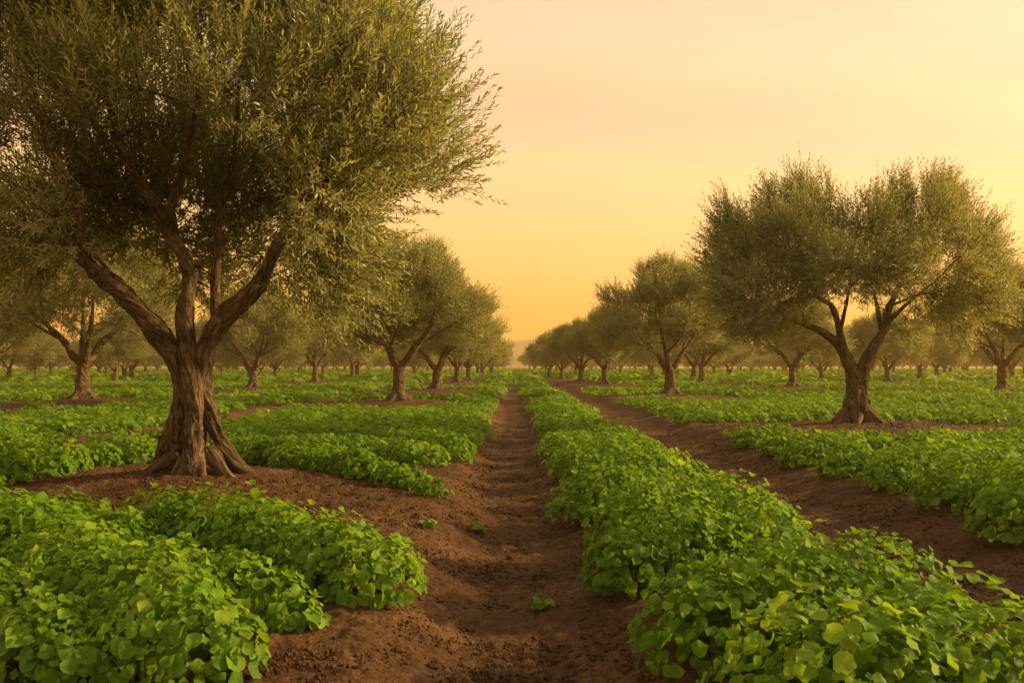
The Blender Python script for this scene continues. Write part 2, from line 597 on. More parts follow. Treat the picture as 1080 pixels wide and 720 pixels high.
    o = len(V)
    if stem:    # the shoot stems themselves, thin three-sided wands
        e = base + d * Ls[:, None] + bend * Ls[:, None]
        r_ = .0035
        tri = []
        for a_ in range(3):
            an = a_ * 2.094
            tri.append(base + (side0 * math.cos(an) + side1 * math.sin(an)) * r_)
        SV = np.stack(tri + [e], 1).reshape(-1, 3)
        b_ = (np.arange(nshoots) * 4)[:, None] + o
        ST = np.concatenate([b_ + [0, 1, 3], b_ + [1, 2, 3], b_ + [2, 0, 3]])
        allV.append(SV); allr.append(np.zeros(len(SV))); faces_t.append(ST); mi.append(np.ones(len(ST), int))
        o += len(SV)
    fq = []
    if bV:
        BV = np.vstack(bV)
        allV.append(BV); allr.append(np.zeros(len(BV)))
        BT = np.vstack(bT) + o
        faces_t.append(BT); mi.append(np.ones(len(BT), int))
        BQ = np.vstack(bQ) + o
        fq = [BQ]; mi.append(np.ones(len(BQ), int))
    AV = np.vstack(allV)
    cm = mesh_np(name + '_crown', AV, [np.vstack(faces_t)] + fq, [M_OLIVE, M_BARK],
                 {'rnd': np.concatenate(allr), 'bark': AV * 1.0}, smooth_shade=False, mat_idx=np.concatenate(mi))
    return me, cm


def place_tree(name, meshes, loc, label, rot=0, scale=1.0, group=None):
    t = bpy.data.objects.new(name, None)
    COL.objects.link(t)
    t.location = loc
    t.rotation_euler = (0, 0, R(rot))
    t.scale = (scale * 1.03, scale * 1.03, scale * .87) if name == 'olive_tree' and scale != 1.0 else (scale,) * 3
    t['label'] = label
    t['category'] = 'olive tree'
    t['group'] = group or 'olive trees in the grove'
    link('trunk', meshes[0], t)
    link('crown', meshes[1], t)
    return t


def copy_tree(src, loc, label, rot, scale, group='olive trees in the grove'):
    c = src.copy()
    COL.objects.link(c)
    c.location = loc
    c.rotation_euler = (0, 0, R(rot))
    c.scale = (scale * 1.03, scale * 1.03, scale * .87)
    c['label'] = label
    c['group'] = group
    for ch in src.children:
        d = ch.copy()
        COL.objects.link(d)
        d.parent = c
    return c


# --------------------------- the big gnarled olive on the left
HZ = CAM_H + (HY - 500) / F * HERO[1]


def hp(x, y, dy=0.0):
    """photo pixel + depth offset (m) -> local coordinates of the big tree"""
    Y = HERO[1] + dy
    return ((x - 540) / F * Y - HERO[0], dy, CAM_H + (HY - y) / F * Y - HZ)


def limb(conv, rows):
    return [conv(r[0], r[1], r[2]) for r in rows], [r[3] for r in rows]


hero_limbs = [
    limb(hp, [(150, 508, -.05, .07), (166, 494, .0, .14), (184, 462, .0, .20), (193, 420, 0, .20), (189, 388, 0, .185), (163, 348, 0, .175),
              (130, 311, 0, .155), (102, 286, -.1, .135), (86, 258, -.2, .115), (75, 215, -.3, .09), (52, 160, -.4, .06), (30, 95, -.5, .035), (15, 20, -.5, .02)]),
    limb(hp, [(202, 524, -.50, .07), (205, 500, -.36, .15), (205, 455, -.2, .17), (203, 405, -.12, .17), (198, 368, 0, .15), (195, 332, .1, .115),
              (201, 300, .15, .10), (193, 270, .2, .098), (174, 242, .3, .09), (160, 212, .35, .09), (130, 165, .5, .065), (110, 100, .6, .045), (100, 30, .7, .03), (95, -40, .7, .02)]),
    limb(hp, [(270, 502, -.12, .07), (250, 486, -.08, .13), (226, 450, .03, .17), (212, 410, .05, .18), (215, 378, .0, .175), (231, 342, -.05, .17),
              (257, 317, -.1, .135), (274, 298, -.15, .115), (289, 265, -.2, .10), (307, 232, -.3, .095), (326, 205, -.4, .075), (350, 178, -.5, .055),
              (372, 130, -.6, .04), (385, 60, -.7, .025), (390, 0, -.7, .018)]),
    limb(hp, [(229, 350, .1, .11), (226, 315, .2, .085), (228, 270, .35, .075), (231, 225, .5, .06), (245, 160, .8, .045), (250, 80, 1, .03)]),
    limb(hp, [(303, 242, -.28, .05), (318, 250, -.35, .036), (336, 258, -.45, .03), (347, 268, -.5, .025), (352, 284, -.5, .014)]),
    limb(hp, [(207, 480, .1, .22), (205, 440, .1, .20), (203, 405, .1, .18), (206, 378, .08, .13)]),
    limb(hp, [(201, 300, .15, .07), (188, 262, .9, .065), (178, 215, 1.4, .05), (165, 150, 1.9, .03)]),
    limb(hp, [(289, 268, -.1, .06), (306, 240, .6, .055), (335, 205, 1.2, .045), (370, 160, 1.7, .03)]),
    limb(hp, [(172, 240, .25, .07), (190, 180, -.4, .06), (205, 110, -1.1, .045), (210, 40, -1.6, .025)]),
    limb(hp, [(105, 290, -.1, .08), (90, 280, .5, .06), (50, 245, 1.1, .045), (10, 200, 1.5, .03)]),
    limb(hp, [(84, 252, -.2, .07), (60, 228, -.9, .05), (25, 190, -1.5, .03)]),
    # roots
    limb(hp, [(190, 478, -.05, .17), (168, 492, -.1, .13), (148, 503, -.15, .09), (124, 508, -.2, .045)]),
    limb(hp, [(200, 485, -.2, .16), (186, 505, -.42, .12), (172, 522, -.62, .07), (160, 530, -.8, .03)]),
    limb(hp, [(210, 480, -.2, .15), (214, 505, -.45, .11), (218, 526, -.68, .07), (226, 536, -.85, .03)]),
    limb(hp, [(222, 475, -.1, .16), (238, 498, -.3, .12), (254, 512, -.45, .08), (276, 520, -.6, .035)]),
    limb(hp, [(228, 470, 0, .15), (250, 489, .0, .11), (270, 497, .05, .07), (292, 500, .05, .03)]),
    limb(hp, [(205, 475, .2, .2), (190, 490, .45, .12), (175, 492, .7, .05)]),
]
g = np.random.default_rng(5)
hc = []
# crown of the big tree: foliage masses over an irregular dome, placed by where they stand round the tree
ctr = np.array(hp(180, 146, 0))
while len(hc) < 82:
    v = g.uniform(-1, 1, 3)
    rad = np.linalg.norm(v)
    if rad > 1 or rad < .42:
        continue
    p = ctr + v * np.array([2.62, 2.5, 2.4])
    if p[2] < 2.05 + .0 * p[0]:
        continue
    # hollow underneath, where the limbs show
    if p[2] < 4.25 and -2.0 < p[0] < 1.7 and p[1] < .3:
        continue
    if p[2] < (3.1 if p[1] < .9 else 2.25) and abs(p[0]) < 2.2:
        continue
    s = g.uniform(.38, .66)
    if any(np.linalg.norm(p - np.array(c[0])) < .5 for c in hc):
        continue
    hc.append((tuple(p), (s, s, s * .85)))
for x, y, dy, s in ((428, 40, -.2, .42), (440, 95, -.4, .45), (445, 150, .2, .45), (430, 205, -.3, .5), (418, 262, -.2, .45), (395, 290, -.3, .5),
                    (405, 312, .3, .35), (398, 245, -.5, .45), (400, 200, -1.3, .55), (430, 10, .3, .5), (400, -30, -.3, .5), (350, -50, .2, .5),
                    (40, 235, -1.2, .5), (5, 262, -.6, .55), (60, 262, .6, .5), (-40, 240, 0, .6), (-60, 150, 0, .7), (330, 215, .9, .5),
                    (250, 200, .9, .5), (130, 215, 1.2, .5), (300, 110, -1.4, .55), (230, 90, -1.7, .6), (120, 90, -1.6, .6), (60, 90, -1.5, .6)):
    hc.append((hp(x - (62 if x > 380 else 0), y, dy), (s * .85, s * .85, s * .75)))
hero_limbs = [(p, [q * (.59 if p[i][2] < 1.6 else .70) for i, q in enumerate(r)]) for p, r in hero_limbs]
hero = build_tree('big_olive', hero_limbs, hc, 13500, 22, .098, .0175, .013, 3, six=True, shoot_len=(.30, .62),
                  centre=tuple(ctr - np.array([0, 0, .8])), bark_amp=.046, droop_z=2.5)
HERO_Z = HZ
place_tree('olive_tree', hero, (HERO[0], HERO[1], HERO_Z),
           'huge gnarled olive tree with fluted trunk and four thick limbs on the bare mound')

# --------------------------- the solitary olive on the right
RZ = CAM_H + (HY - 446) / F * RIGHT[1]


def rp(x, y, dy=0.0):
    Y = RIGHT[1] + dy
    return ((x - 540) / F * Y - RIGHT[0], dy, CAM_H + (HY - y) / F * Y - RZ)


right_limbs = [
    limb(rp, [(888, 452, 0, .12), (894, 440, 0, .24), (900, 420, 0, .29), (901, 400, 0, .29), (896, 385, 0, .22), (886, 366, 0, .15), (872, 353, -.1, .13),
              (857, 345, -.2, .11), (843, 340, -.3, .08), (836, 338, -.35, .05), (815, 322, -.4, .04)]),
    limb(rp, [(921, 451, -.1, .12), (914, 440, 0, .22), (908, 420, 0, .26), (908, 400, 0, .25), (914, 380, 0, .20), (924, 362, .1, .17), (934, 345, .15, .14),
              (938, 325, .2, .12), (950, 300, .3, .09), (965, 260, .4, .06), (975, 220, .5, .03)]),
    limb(rp, [(897, 388, -.1, .15), (888, 360, -.1, .13), (884, 340, -.1, .11), (877, 322, -.1, .10), (863, 312, -.1, .08), (850, 285, -.2, .05), (840, 240, -.2, .03)]),
    limb(rp, [(858, 346, -.2, .06), (848, 336, -.3, .05), (845, 326, -.3, .03), (830, 300, -.3, .02)]),
    limb(rp, [(930, 352, .1, .09), (925, 320, .8, .07), (915, 280, 1.4, .04)]),
    limb(rp, [(936, 340, .15, .09), (960, 318, -.6, .06), (995, 290, -1.0, .03)]),
    limb(rp, [(886, 350, -.1, .08), (895, 310, -.8, .06), (900, 265, -1.3, .03)]),
    limb(rp, [(890, 436, 0, .2), (878, 447, -.1, .12), (866, 453, -.2, .05)]),
    limb(rp, [(916, 436, 0, .2), (930, 446, -.1, .12), (944, 452, -.1, .05)]),
    limb(rp, [(904, 438, -.1, .2), (903, 450, -.4, .1), (902, 458, -.6, .05)]),
    limb(rp, [(904, 438, .1, .2), (904, 440, .5, .1)]),
]
g = np.random.default_rng(9)
rc_ = []
for x, y, s in ((775, 235, .62), (768, 262, .6), (790, 222, .5), (815, 215, .7), (845, 205, .6), (848, 190, .38), (835, 240, .85), (800, 270, .8), (790, 305, .7), (815, 322, .5),
                (845, 285, .9), (870, 235, .7), (873, 205, .45), (895, 250, .8), (925, 245, .7), (945, 210, .6), (947, 195, .38), (965, 235, .8), (985, 200, .6), (988, 185, .36),
                (1010, 215, .6), (1040, 240, .5), (1052, 262, .38), (1020, 255, .8), (1035, 285, .6), (1000, 290, .85), (1010, 325, .6), (985, 335, .6), (965, 300, .8), (925, 290, .9),
                (885, 300, .8), (770, 290, .5), (905, 222, .45), (780, 328, .5), (1045, 310, .4), (905, 268, .6), (868, 265, .7), (945, 262, .8)):
    for k in range(3 if s > .5 else 1):
        a = min(1, (1 - ((x - 908) / 175) ** 2)) ** .5
        dy = (g.uniform(-1, -.35), g.uniform(-.25, .25), g.uniform(.35, 1))[k] * 2.6 * a if s > .5 else g.uniform(-.6, .6)
        p = rp(x + g.normal(0, 6), y + 17 + g.normal(0, 5) + (14 if k != 1 else 0), dy)
        if p[2] < 2.75 and abs(p[0]) < 1.5:      # open underneath, round the fork
            continue
        if p[2] < 2.1:
            continue
        rc_.append((p, (s * .47, s * .47, s * .58)))
for x, y in ((768, 222), (842, 196), (868, 202), (948, 200), (984, 192), (1000, 200), (1036, 232), (815, 210), (1050, 262), (756, 258), (925, 222), (895, 225)):
    rc_.append((rp(x, y + 12, g.uniform(-.5, .5)), (.2, .2, .42)))
right_limbs = [(p, [q * (.62 if p[i][2] > .4 else .70) for i, q in enumerate(r)]) for p, r in right_limbs]
right = build_tree('right_olive', right_limbs, rc_, 9000, 14, .110, .022, .022, 4, shoot_len=(.32, .62),
                   centre=(0, 0, 3.0), bark_amp=.022, droop_z=2.3)
place_tree('olive_tree', right, (RIGHT[0], RIGHT[1], RZ),
           'big solitary olive tree with uneven spiky crown, on a soil mound right of the path')


# --------------------------- ordinary trees of the grove
def generic(name, seed, nsh, nl, ll, lw, voxel, ncl=34, stem=True, hollow=2.0):
    g = np.random.default_rng(seed)
    ff = 1.35 + g.uniform(-.15, .2)
    limbs = [([(-.05, 0, -.12), (-.02, 0, .3), (.03, .02, .8), (0, 0, ff)], [.37, .26, .21, .19])]
    k = 4 if seed % 2 else 3
    a0 = g.uniform(0, 6.28)
    ends = []
    for i in range(k):
        a = a0 + i * 6.283 / k + g.uniform(-.35, .35)
        dr = np.array([math.cos(a), math.sin(a), 0])
        b = np.array([0, 0, ff - .15])
        r1, r2 = g.uniform(.5, .75), g.uniform(1.2, 1.7)
        pts = [b, b + dr * r1 * .5 + [0, 0, .35], b + dr * r1 + [0, 0, .9], b + dr * r2 * .9 + [0, 0, 1.7 + g.uniform(-.2, .3)], b + dr * r2 * 1.15 + [0, 0, 2.8 + g.uniform(-.3, .4)]]
        limbs.append((pts, [.17, .13, .10, .065, .03]))
        a2 = a + g.choice([-1, 1]) * .8
        q = pts[2]
        dr2 = np.array([math.cos(a2), math.sin(a2), 0])
        limbs.append(([q, q + dr2 * .6 + [0, 0, .35], q + dr2 * 1.35 + [0, 0, .9]], [.07, .055, .03]))
    for i in range(5):
        a = i * 1.26 + g.uniform(-.3, .3)
        limbs.append(([(.1 * math.cos(a), .1 * math.sin(a), .3), (.35 * math.cos(a), .35 * math.sin(a), .06), (.6 * math.cos(a), .6 * math.sin(a), -.08)], [.16, .11, .04]))
    cl = []
    tries = 0
    while len(cl) < ncl and tries < 5000:
        tries += 1
        v = g.uniform(-1, 1, 3)
        rad = np.linalg.norm(v)
        if rad > 1 or rad < .5:
            continue
        p = np.array([0, 0, 3.65]) + v * np.array([2.75, 2.75, 2.2])
        if p[2] < (2.95 if hollow > 1.6 else 2.6) and math.hypot(p[0], p[1]) < hollow or (hollow > 1.6 and p[2] < 1.9):
            continue
        s = g.uniform(.45, .80)
        if any(np.linalg.norm(p - np.array(c[0])) < .6 for c in cl):
            continue
        cl.append((tuple(p), (s, s, s * .85)))
    for i in range(11):      # top tufts break the outline
        a, r = g.uniform(0, 6.28), g.uniform(.3, 2.0)
        cl.append(((r * math.cos(a), r * math.sin(a), 5.9 - .22 * r * r + g.uniform(-.1, .25)), (.3, .3, .55)))
    return build_tree(name, limbs, cl, nsh, nl, ll, lw, voxel, seed, shoot_len=(.35, .65), centre=(0, 0, 2.9),
                      bark_amp=.025, stem=stem, droop_z=2.3)


V3 = [generic('grove_olive_%s' % c, s, 9000, 10, .14, .034, .035, ncl=42) for c, s in (('a', 21), ('b', 32), ('c', 43))]
FAR = [generic('far_olive_%s' % c, s, 2600, 7, .26, .075, .07, ncl=34, stem=False, hollow=1.5) for c, s in (('a', 54), ('b', 65), ('c', 76))]


def gz(x, y):
    return float(terrain(np.array([x], float), np.array([y], float))[0])


protos = {}
for (x, y), n in zip(near_xy, NEAR):
    far = y > 85
    key = (far, n[2])
    loc = (x, y, gz(x, y) - .03)
    if key not in protos:
        protos[key] = place_tree('olive_tree', (FAR if far else V3)[n[2]], loc, n[5], n[4], n[3])
    else:
        copy_tree(protos[key], loc, n[5], n[4], n[3])
for v in range(3):
    if (True, v) not in protos:
        protos[(True, v)] = None

# far grove: small trees nothing tells apart, in rows to the horizon
g = np.random.default_rng(77)
taken = list(near_xy)
rows = [-4.8 - 10 * k for k in range(0, 18)] + [8.0 + 10 * k for k in range(0, 18)]
for Yb in [64, 84, 104, 122, 140, 158, 176, 196, 218, 242, 268, 296]:
    for xr in rows:
        x = xr + g.normal(0, 1.2)
        y = Yb + g.normal(0, 2.5)
        if abs(x) > .60 * y + 6 or min(math.hypot(x - a, (y - b) * .7) for a, b in taken) < 7 or (y > 150 and abs(x) < 3.5):
            continue
        if y < 70 and abs(x) < 25:
            continue
        v = int(g.integers(3))
        side = 'left' if x < 0 else 'right'
        lab = 'small hazy olive tree far off in the grove, %s of the path' % side
        if abs(xr + 4.8) < .1 or abs(xr - 8) < .1:
            lab = 'tiny hazy olive tree at the far end of the row just %s of the path' % side
        args = ((x, y, gz(x, y) - .03), lab, g.uniform(0, 360), g.uniform(.88, 1.15), 'hazy distant olive trees %s of the path' % side)
        if protos[(True, v)] is None:
            t = place_tree('olive_tree', FAR[v], *args[:4], group=args[4])
            protos[(True, v)] = t
        else:
            copy_tree(protos[(True, v)], *args)

# ------------------------------------------------------------------ ground sheet
ys = [-300, -120, -50, -20, -8, -3, 0, 1.2]
y = 2.0
while y < 60:
    ys.append(y); y *= 1.0042
while y < 300:
    ys.append(y); y *= 1.02
while y < 4000:
    ys.append(y); y *= 1.15
ys = np.array(ys)
W = .72 * np.abs(ys) + 3.2
W[:7] = 300
nx = 760
u = np.linspace(-1, 1, nx)
X = u[None] * W[:, None]
Y = np.repeat(ys[:, None], nx, 1)
Z = terrain(X, Y)
soft = smooth(-1, 3, Y) * (1 - smooth(30, 60, Y))
n1 = fbm2(X, Y, 2.2, 2, 40)
n2 = np.abs(noise2(X, Y, 7.0, 42))
n3 = np.abs(noise2(X, Y, 15.0, 43))
n4 = noise2(X, Y, 34.0, 44)
clod = smooth(.1, .75, noise2(X, Y, 11.0, 45))
Z = Z + soft * (.016 * n1 - .028 * n2 + .016 - .012 * n3 + .006 * n4 + .020 * clod)
Vg = np.stack([X, Y, Z], -1).reshape(-1, 3)
i, j = np.meshgrid(np.arange(len(ys) - 1), np.arange(nx - 1), indexing='ij')
Q = np.stack([i * nx + j, i * nx + j + 1, (i + 1) * nx + j + 1, (i + 1) * nx + j], -1).reshape(-1, 4)
link('ground', mesh_np('ground', Vg, [Q], [M_SOIL]), kind='structure', label='reddish brown tilled soil of the grove')

# loose crumbs and clods on the bare soil
g = np.random.default_rng(8)
ico = np.array([(0, 0, 1), (.894, 0, .447), (.276, .851, .447), (-.724, .526, .447), (-.724, -.526, .447), (.276, -.851, .447),
                (.724, .526, -.447), (-.276, .851, -.447), (-.894, 0, -.447), (-.276, -.851, -.447), (.724, -.526, -.447), (0, 0, -1)])
icf = np.array([(0, 1, 2), (0, 2, 3), (0, 3, 4), (0, 4, 5), (0, 5, 1), (1, 6, 2), (2, 7, 3), (3, 8, 4), (4, 9, 5), (5, 10, 1),
                (2, 6, 7), (3, 7, 8), (4, 8, 9), (5, 9, 10), (1, 10, 6), (11, 7, 6), (11, 8, 7), (11, 9, 8), (11, 10, 9), (11, 6, 10)])
n = 60000
cy = 3.6 + 20 * g.uniform(0, 1, n) ** 1.8
cx = g.uniform(-1, 1, n) * (.62 * cy + 1)
keep = bare(cx, cy)
cx, cy = cx[keep], cy[keep]
n = len(cx)
cs = .004 + .011 * g.uniform(0, 1, n) ** 4 + .001 * cy * g.uniform(0, 1, n)
cz = terrain(cx, cy) + .004
V = ico[None] * (cs[:, None, None] * g.uniform(.6, 1.3, (n, 12, 1))) * g.uniform(.7, 1.25, (n, 1, 3))
V = V + np.stack([cx, cy, cz], 1)[:, None]
T = (icf[None] + (np.arange(n) * 12)[:, None, None]).reshape(-1, 3)
link('soil_clods', mesh_np('soil_clods', V.reshape(-1, 3), [T], [M_SOIL]), kind='stuff', category='soil clods',
     label='loose crumbs and clods of brown soil strewn over the bare furrows')

# ------------------------------------------------------------------ crop beds
RIM = {}


def rim(k, hero_):
    a = np.linspace(0, 2 * math.pi, k, endpoint=False)
    r = np.ones(k)
    if k >= 8:
        r = 1 + .07 * np.cos(a * 5 + .6) - .32 * np.exp(-((a - math.pi) / .35) ** 2)
    return a, r


def crop_leaves(P, Nn, A, rad, k, g, rnd):
    """round cupped leaves: P centre, Nn normal, A in-plane axis; k rim points"""
    n = len(P)
    A = norm(A - (A * Nn).sum(1, keepdims=True) * Nn)
    B = np.cross(Nn, A)
    if k == 4:
        a = np.array([0, 1.57, 3.14, 4.71])
        r = np.ones(4)
    else:
        a, r = rim(k, True)
    rr = r[None] * g.uniform(.90, 1.09, (n, k))
    ph = g.uniform(0, 6.28, (n, 1))
    cup = g.normal(-.05, .32, (n, 1))
    fold = g.uniform(.05, .65, (n, 1))
    zz = cup * rr ** 2 + fold * np.abs(np.sin(a))[None] * rr * .8 + (.17 * np.sin(3 * a[None] + ph) if k > 4 else 0)
    Vr = P[:, None] + rad[:, None, None] * (A[:, None] * (rr * np.cos(a))[..., None] + B[:, None] * (rr * np.sin(a))[..., None] * .95 + Nn[:, None] * zz[..., None])
    if k == 4:
        V = Vr.reshape(-1, 3)
        b = (np.arange(n) * 4)[:, None]
        F_ = b + np.array([0, 1, 2, 3])
        luv = np.zeros((n, 4, 3)); luv[..., 0] = .3; luv[..., 1] = .25; luv[..., 2] = rnd[:, None]
        return V, F_, luv.reshape(-1, 3)
    V = np.concatenate([P[:, None], Vr], 1).reshape(-1, 3)
    b = (np.arange(n) * (k + 1))[:, None]
    fs = np.concatenate([b + np.array([0, 1 + q, 1 + (q + 1) % k]) for q in range(k)])
    luv = np.zeros((n, k + 1, 3))
    luv[:, 1:, 0] = rr * np.cos(a)
    luv[:, 1:, 1] = rr * np.sin(a)
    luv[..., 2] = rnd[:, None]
    return V, fs, luv.reshape(-1, 3)


def ridge_points(y0, y1, sp, step, jit, g):
    """plants standing along short diagonal ridges across the beds"""
    out, low = [], []
    xmax = .66 * y1 + 3
    for side, slope in ((-1, -.85), (1, .50)):
        q = math.sqrt(1 + slope * slope)
        for xs in np.arange(.1, xmax, step / q) * side:
            vs = np.arange(y0 - 1.6 * abs(slope * xmax), y1 + 1.6 * abs(slope * xmax), sp * q) + (.4 if side > 0 else 0)
            yy = vs + slope * xs + g.normal(0, jit, len(vs)) + .12 * sp * np.sin(xs * 1.7 + vs * 2.3)
            xx = xs + g.normal(0, jit, len(vs))
            m = (yy > y0) & (yy < y1) & (np.abs(xx) < .62 * yy + 1.6)
            out.append(np.stack([xx[m], yy[m]], 1))
            # low growth in the creases between the ridges
            yy = vs + sp * q / 2 + slope * xs + g.normal(0, jit, len(vs))
            xx = xs + g.normal(0, jit, len(vs))
            m = (yy > y0) & (yy < y1) & (np.abs(xx) < .62 * yy + 1.6) & (sp < 2.3)
            low.append(np.stack([xx[m], yy[m]], 1))
    a, b = np.vstack(out), np.vstack(low)
    return np.vstack([a, b]), np.concatenate([np.ones(len(a)), np.where(b[:, 0] < 0, .68, .38)])


beds = {}
EDGES = [-13.2, -7.3, 0, 2.92, 13.6]
BED_LABELS = ['leafy green crop spreading left beyond the second furrow to the far grove',
              'leafy green crop between the two left furrows behind the big gnarled olive',
              'leafy green crop in bushy lobes left of the central path around the bare mound',
              'long hummocky bed of leafy green crop between the central path and the right furrow',
              'leafy green crop on the bed with the solitary right olive, beyond the right furrow',
              'leafy green crop filling the field at the far right edge']
g = np.random.default_rng(123)
for (y0, y1, sp, step, jit, k, rad, nl, R0) in (
        (2.7, 8.5, 1.15, .23, .04, 11, .030, 330, .42),
        (8.5, 16, 1.25, .26, .04, 7, .036, 205, .40),
        (16, 34, 1.3, .38, .08, 4, .052, 85, .42),
        (34, 70, 1.9, .60, .15, 4, .10, 34, .62),
        (70, 320, 2.4, 1.9, .5, 4, .32, 11, 1.2)):
    pts, lowf = ridge_points(y0, y1, sp, step, jit, g)
    x, y = pts[:, 0], pts[:, 1]
    keep = ~bare(x, y)
    if y0 < 9 < y1 or y0 < 10 < y1:      # the narrow strip of crop that runs out over the mound to the path
        ts = np.arange(0, 1, .045) if y0 > 8 else np.zeros(1)
        sx_, sy_ = -.75 - 3.1 * ts + g.normal(0, .05, len(ts)), 8.95 + 3.9 * ts + g.normal(0, .05, len(ts))
        x, y = np.concatenate([x, sx_]), np.concatenate([y, sy_])
        lowf = np.concatenate([lowf, .62 + .25 * ts])
        keep = np.concatenate([keep, np.ones(len(ts), bool)])
    x, y, lowf = x[keep], y[keep], lowf[keep]
    # plants close to bare soil are lower
    if y1 < 20:     # stray low plants that creep onto the soil beside the beds
        sx, sy = pts[::2, 0] + g.normal(0, .25, len(pts[::2])), pts[::2, 1] + g.normal(0, .25, len(pts[::2]))
        o_ = bare(sx, sy) & ~(bare(sx + .28, sy) & bare(sx - .28, sy) & bare(sx, sy + .28) & bare(sx, sy - .28))
        x, y = np.concatenate([x, sx[o_]]), np.concatenate([y, sy[o_]])
        lowf = np.concatenate([lowf, np.full(int(o_.sum()), .30)])
    edge = bare(x + .22, y) | bare(x - .22, y) | bare(x, y - .25) | bare(x, y + .25)
    sc = lowf + .24 * np.minimum(1, lowf) * noise2(x, y, .9, 61) + g.normal(0, .08, len(x)) - .18 * edge
    sc = np.maximum(sc, .2)
    thin = g.uniform(0, 1, len(x)) > np.where(lowf < .31, .88, .02)
    thin &= ~(edge & (lowf < .9) & (lowf > .31) & (x > 0) & (y < 34))
    x, y, sc, lowf = x[thin], y[thin], sc[thin], lowf[thin]
    gzv = terrain(x, y)
    n = len(x)
    pi = np.repeat(np.arange(n), nl)
    m = len(pi)
    m_keep = g.uniform(0, 1, m) < np.clip(sc[pi] * 1.5 - .25, .12, 1)
    pi = pi[m_keep]
    m = len(pi)
    d = g.normal(0, 1, (m, 3))
    d[:, 2] = np.abs(d[:, 2]) * .9
    d = norm(d)
    rr = 1 - .30 * g.uniform(0, 1, m) ** 2.2 + .035 * g.normal(0, 1, m)
    hgt = (.47 - .20 * smooth(7, 17, y))[pi] * sc[pi]
    Rr = R0 * np.where(lowf[pi] < .35, g.uniform(.25, .6, n)[pi], sc[pi])
    lump = 1 + .08 * np.sin(d[:, 0] * 5 + pi) * np.cos(d[:, 1] * 5 + pi * 1.7)
    P = np.stack([x[pi] + d[:, 0] * Rr * rr * lump, y[pi] + d[:, 1] * Rr * rr * lump, gzv[pi] + .035 + d[:, 2] * hgt * rr * lump], 1)
    Nn = norm(d * .95 + np.array([0, 0, .28]) + g.normal(0, .27, (m, 3)))
    A = d * np.array([1, 1, 0]) + g.normal(0, .3, (m, 3)) + 1e-3
    big = g.uniform(0, 1, m)
    rads = rad * (.48 + .95 * big ** 1.5) * np.where(d[:, 2] < .45, 1.12, 1.0)
    rnd = np.clip(.30 + .28 * d[:, 2] + .15 * g.normal(0, 1, m) + .10 * g.normal(0, 1, n)[pi], 0, 1)  # random tone, lighter towards plant tops: younger leaves plus some painted-in top light
    bi = np.digitize(x, EDGES)[pi]
    for b in range(6):
        s = bi == b
        if s.any():
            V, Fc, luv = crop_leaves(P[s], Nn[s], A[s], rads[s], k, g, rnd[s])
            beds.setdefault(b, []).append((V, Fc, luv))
for b, lst in beds.items():
    off, Vs, T3, Q4, L = 0, [], [], [], []
    for V, Fc, luv in lst:
        (T3 if Fc.shape[1] == 3 else Q4).append(Fc + off)
        Vs.append(V); L.append(luv); off += len(V)
    fl = ([np.vstack(T3)] if T3 else []) + ([np.vstack(Q4)] if Q4 else [])
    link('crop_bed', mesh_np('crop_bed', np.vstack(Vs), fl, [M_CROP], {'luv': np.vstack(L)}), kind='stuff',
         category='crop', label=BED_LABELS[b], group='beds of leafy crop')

# single seedlings out on the bare soil
SEED = [((452, 565), 'sprig on the bare path slope near the tips of the left crop lobes'),
        ((575, 622), 'sprig on the path at the foot of the central crop bed'),
        ((193, 520), 'tiny green sprig on the mound just left below the gnarled trunk'),
        ((170, 522), 'low green sprig on the mound at its left foot'),
        ((506, 553), 'pale green sprig in the middle of the path'),
        ((24, 706), 'low leafy sprig in the bottom left corner')]
for (px, py), lab in SEED:
    x, y = px2w(px, py, .03)
    nlv = 26 if py > 690 else 11
    sr = .2 if py > 690 else .085
    m = nlv
    d = norm(np.stack([g.normal(0, 1, m), g.normal(0, 1, m), np.abs(g.normal(0, .6, m))], 1))
    zb = gz(x, y)
    P = d * sr * g.uniform(.4, 1, (m, 1)) + [0, 0, .03]
    V, Fc, luv = crop_leaves(P, norm(d * .3 + [0, 0, 1.] + g.normal(0, .25, (m, 3))), d, .026 * g.uniform(.7, 1.6, m), 9, g, np.clip(g.normal(.6, .2, m), 0, 1))
    # stalks
    sV, sT, so = [], [], len(V)
    for p in P:
        tv, tq, tt_ = tube(np.array([[0, 0, -.02], p * [.5, .5, .6], p]), np.array([.003, .002, .0015]), 4)
        q = np.vstack([tt_, tq[:, [0, 1, 2]], tq[:, [0, 2, 3]]])
        sV.append(tv); sT.append(q + so); so += len(tv)
    VV = np.vstack([V] + sV)
    lu = np.vstack([luv, np.full((len(VV) - len(luv), 3), .4)])
    o = link('seedling', mesh_np('seedling', VV, [np.vstack([Fc] + sT)], [M_CROP], {'luv': lu}),
             category='seedling', label=('small green ' + lab) if 'green' not in lab and 'leafy' not in lab else lab, group='stray seedlings on bare soil')
    o.location = (x, y, zb)

